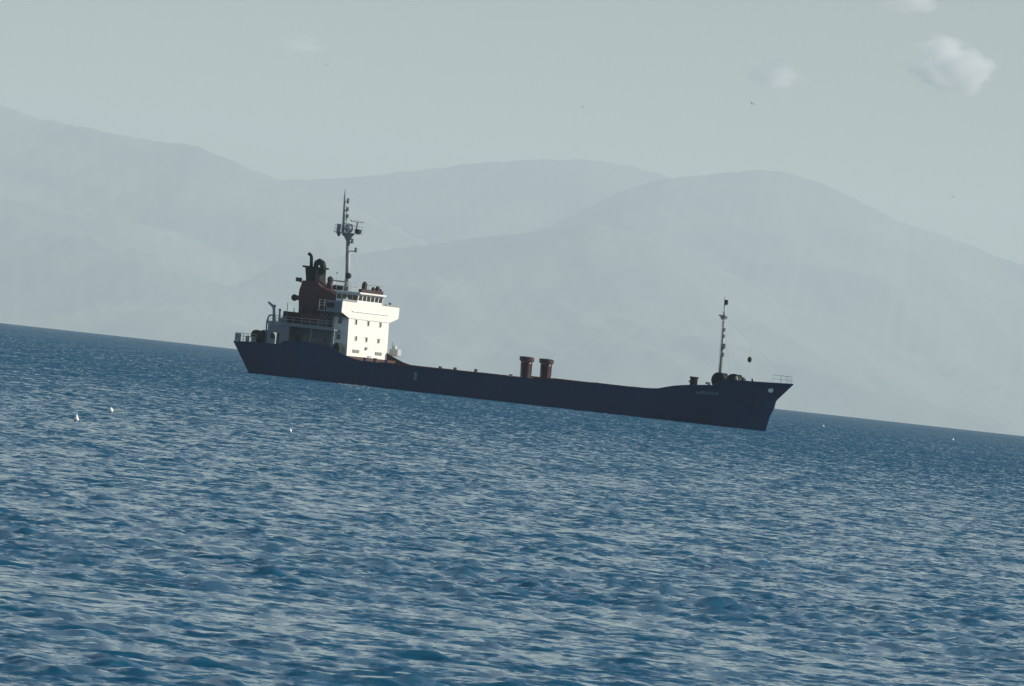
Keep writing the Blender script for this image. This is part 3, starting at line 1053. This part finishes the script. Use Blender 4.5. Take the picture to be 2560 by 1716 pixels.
# ------------------------------------------------------------------ birds in flight, mere specks
def bird(loc, span, heading, bank, lift, label):
    b = MB()
    k = span / 1.0
    rings = []
    for x, r in ((-0.30, 0.01), (-0.24, 0.05), (-0.1, 0.075), (0.05, 0.085), (0.17, 0.06), (0.22, 0.045), (0.27, 0.045), (0.31, 0.02), (0.35, 0.006)):
        rings.append([(k * x, k * r * math.cos(t), k * r * 0.9 * math.sin(t)) for t in [2 * math.pi * j / 10 for j in range(10)]])
    b.loft(rings)
    body = b
    e = bpy.data.objects.new('bird', None)
    COL.objects.link(e)
    e.location = loc
    e.rotation_euler = (bank, 0, heading)
    tag(e, label, 'bird', 'birds in flight over the ship')
    body.build('body', 'bird', e, True)
    for sd in (-1, 1):
        w = MB()
        st = []
        for s_, ch, zz, bk in ((0.04, 0.17, 0.0, 0.0), (0.25, 0.15, lift * 0.7, 0.03), (0.42, 0.09, lift * 0.75, -0.04), (0.5, 0.02, lift * 0.6, -0.12)):
            y = sd * k * s_
            st.append([(k * (0.10 + bk), y, k * (0.02 + zz)), (k * (0.10 + bk - ch * 0.5), y, k * (0.035 + zz)), (k * (0.10 + bk - ch), y, k * (0.02 + zz)), (k * (0.10 + bk - ch * 0.5), y, k * (0.01 + zz))])
        w.loft(st)
        w.build('wing', 'bird', e)
    MB().prism([(-k * 0.27, 0.0), (-k * 0.42, k * 0.02), (-k * 0.42, 0.0)], -k * 0.06, k * 0.06).build('tail', 'bird', e)


bird((20.95, 700.0, 32.7), 0.75, math.radians(70), 0.5, 0.22, 'dark bird flying below the small middle cloud')
bird((5.59, 900.0, 38.1), 0.7, math.radians(100), -0.6, 0.35, 'dark bird flying above the rounded middle mountain')
bird((-27.35, 900.0, 39.96), 0.55, math.radians(95), 0.4, 0.25, 'dark bird flying high above the ship\'s stern')
bird((53.6, 900.0, 32.0), 0.7, math.radians(80), -0.7, 0.3, 'dark bird flying beyond the mountain slope that falls away past the bow')


# ------------------------------------------------------------------ clouds far behind the mountains
def cloud_mat(dens, seed, size):
    m = bpy.data.materials.new('cloud_vapour')
    m.use_nodes = True
    n, l = m.node_tree.nodes, m.node_tree.links
    n.remove(n['Principled BSDF'])
    pv = n.new('ShaderNodeVolumePrincipled')
    pv.inputs['Color'].default_value = (1.0, 1.0, 0.99, 1)
    pv.inputs['Anisotropy'].default_value = 0.0
    tc = n.new('ShaderNodeTexCoord')
    vm = n.new('ShaderNodeVectorMath')
    vm.operation = 'DIVIDE'
    vm.inputs[1].default_value = size
    l.new(tc.outputs['Object'], vm.inputs[0])
    of = n.new('ShaderNodeVectorMath')
    of.inputs[1].default_value = (seed * 3.7, seed * 1.3, seed * 0.9)
    l.new(vm.outputs[0], of.inputs[0])
    nz = n.new('ShaderNodeTexNoise')
    nz.inputs['Scale'].default_value = 1.5
    nz.inputs['Detail'].default_value = 5
    l.new(of.outputs[0], nz.inputs['Vector'])
    ln = n.new('ShaderNodeVectorMath')
    ln.operation = 'LENGTH'
    l.new(vm.outputs[0], ln.inputs[0])
    ma = n.new('ShaderNodeMath')
    ma.operation = 'MULTIPLY_ADD'
    ma.inputs[1].default_value = 2.3
    ma.inputs[2].default_value = -0.45
    l.new(nz.outputs[0], ma.inputs[0])
    sb = n.new('ShaderNodeMath')
    sb.operation = 'SUBTRACT'
    l.new(ma.outputs[0], sb.inputs[0])
    l.new(ln.outputs['Value'], sb.inputs[1])
    mr = n.new('ShaderNodeMapRange')
    mr.inputs[1].default_value = 0.0
    mr.inputs[2].default_value = 0.6
    mr.inputs[3].default_value = 0.0
    mr.inputs[4].default_value = dens
    l.new(sb.outputs[0], mr.inputs[0])
    l.new(mr.outputs[0], pv.inputs['Density'])
    l.new(pv.outputs[0], n['Material Output'].inputs['Volume'])
    return m


def cloud(loc, size, dens, seed, label):
    b = MB()
    q = bmesh.ops.create_icosphere(b.b, subdivisions=3, radius=1)
    for v in q['verts']:
        v.co = Vector((v.co.x * size[0], v.co.y * size[1], v.co.z * size[2])) * 1.03
    o = b.build('cloud', cloud_mat(dens, seed, size), None, True)
    o.location = loc
    tag(o, label, 'cloud', 'pale clouds above the mountains')


cloud((2960, 52000, 2590), (450, 300, 250), 0.022, 3, 'largest and brightest puffy white cloud above the mountains')
cloud((1700, 52000, 2375), (260, 250, 150), 0.013, 5, 'small faint cloud above the rounded mountain by the foremast')
cloud((2590, 52000, 3030), (330, 260, 150), 0.012, 8, 'small pale cloud, the highest in the sky')
cloud((-1786, 52000, 2225), (260, 220, 100), 0.006, 9, 'thin faint cloud patch high above the funnel')

# ------------------------------------------------------------------ the hazy air over sea, ship and mountains
hz = MB().box(-30000, 30000, -1500, 49800, -400, 1500).build('haze', 'mast', None)
hz.data.materials.clear()
hm = bpy.data.materials.new('haze_air')
hm.use_nodes = True
hn, hl = hm.node_tree.nodes, hm.node_tree.links
hn.remove(hn['Principled BSDF'])
pv = hn.new('ShaderNodeVolumePrincipled')
pv.inputs['Color'].default_value = (0.84, 0.96, 1.0, 1)
pv.inputs['Density'].default_value = 4.0e-5
pv.inputs['Anisotropy'].default_value = 0.0
hl.new(pv.outputs[0], hn['Material Output'].inputs['Volume'])
hz.data.materials.append(hm)
tag(hz, 'pale blue haze over the sea and mountains', 'haze', kind='stuff')
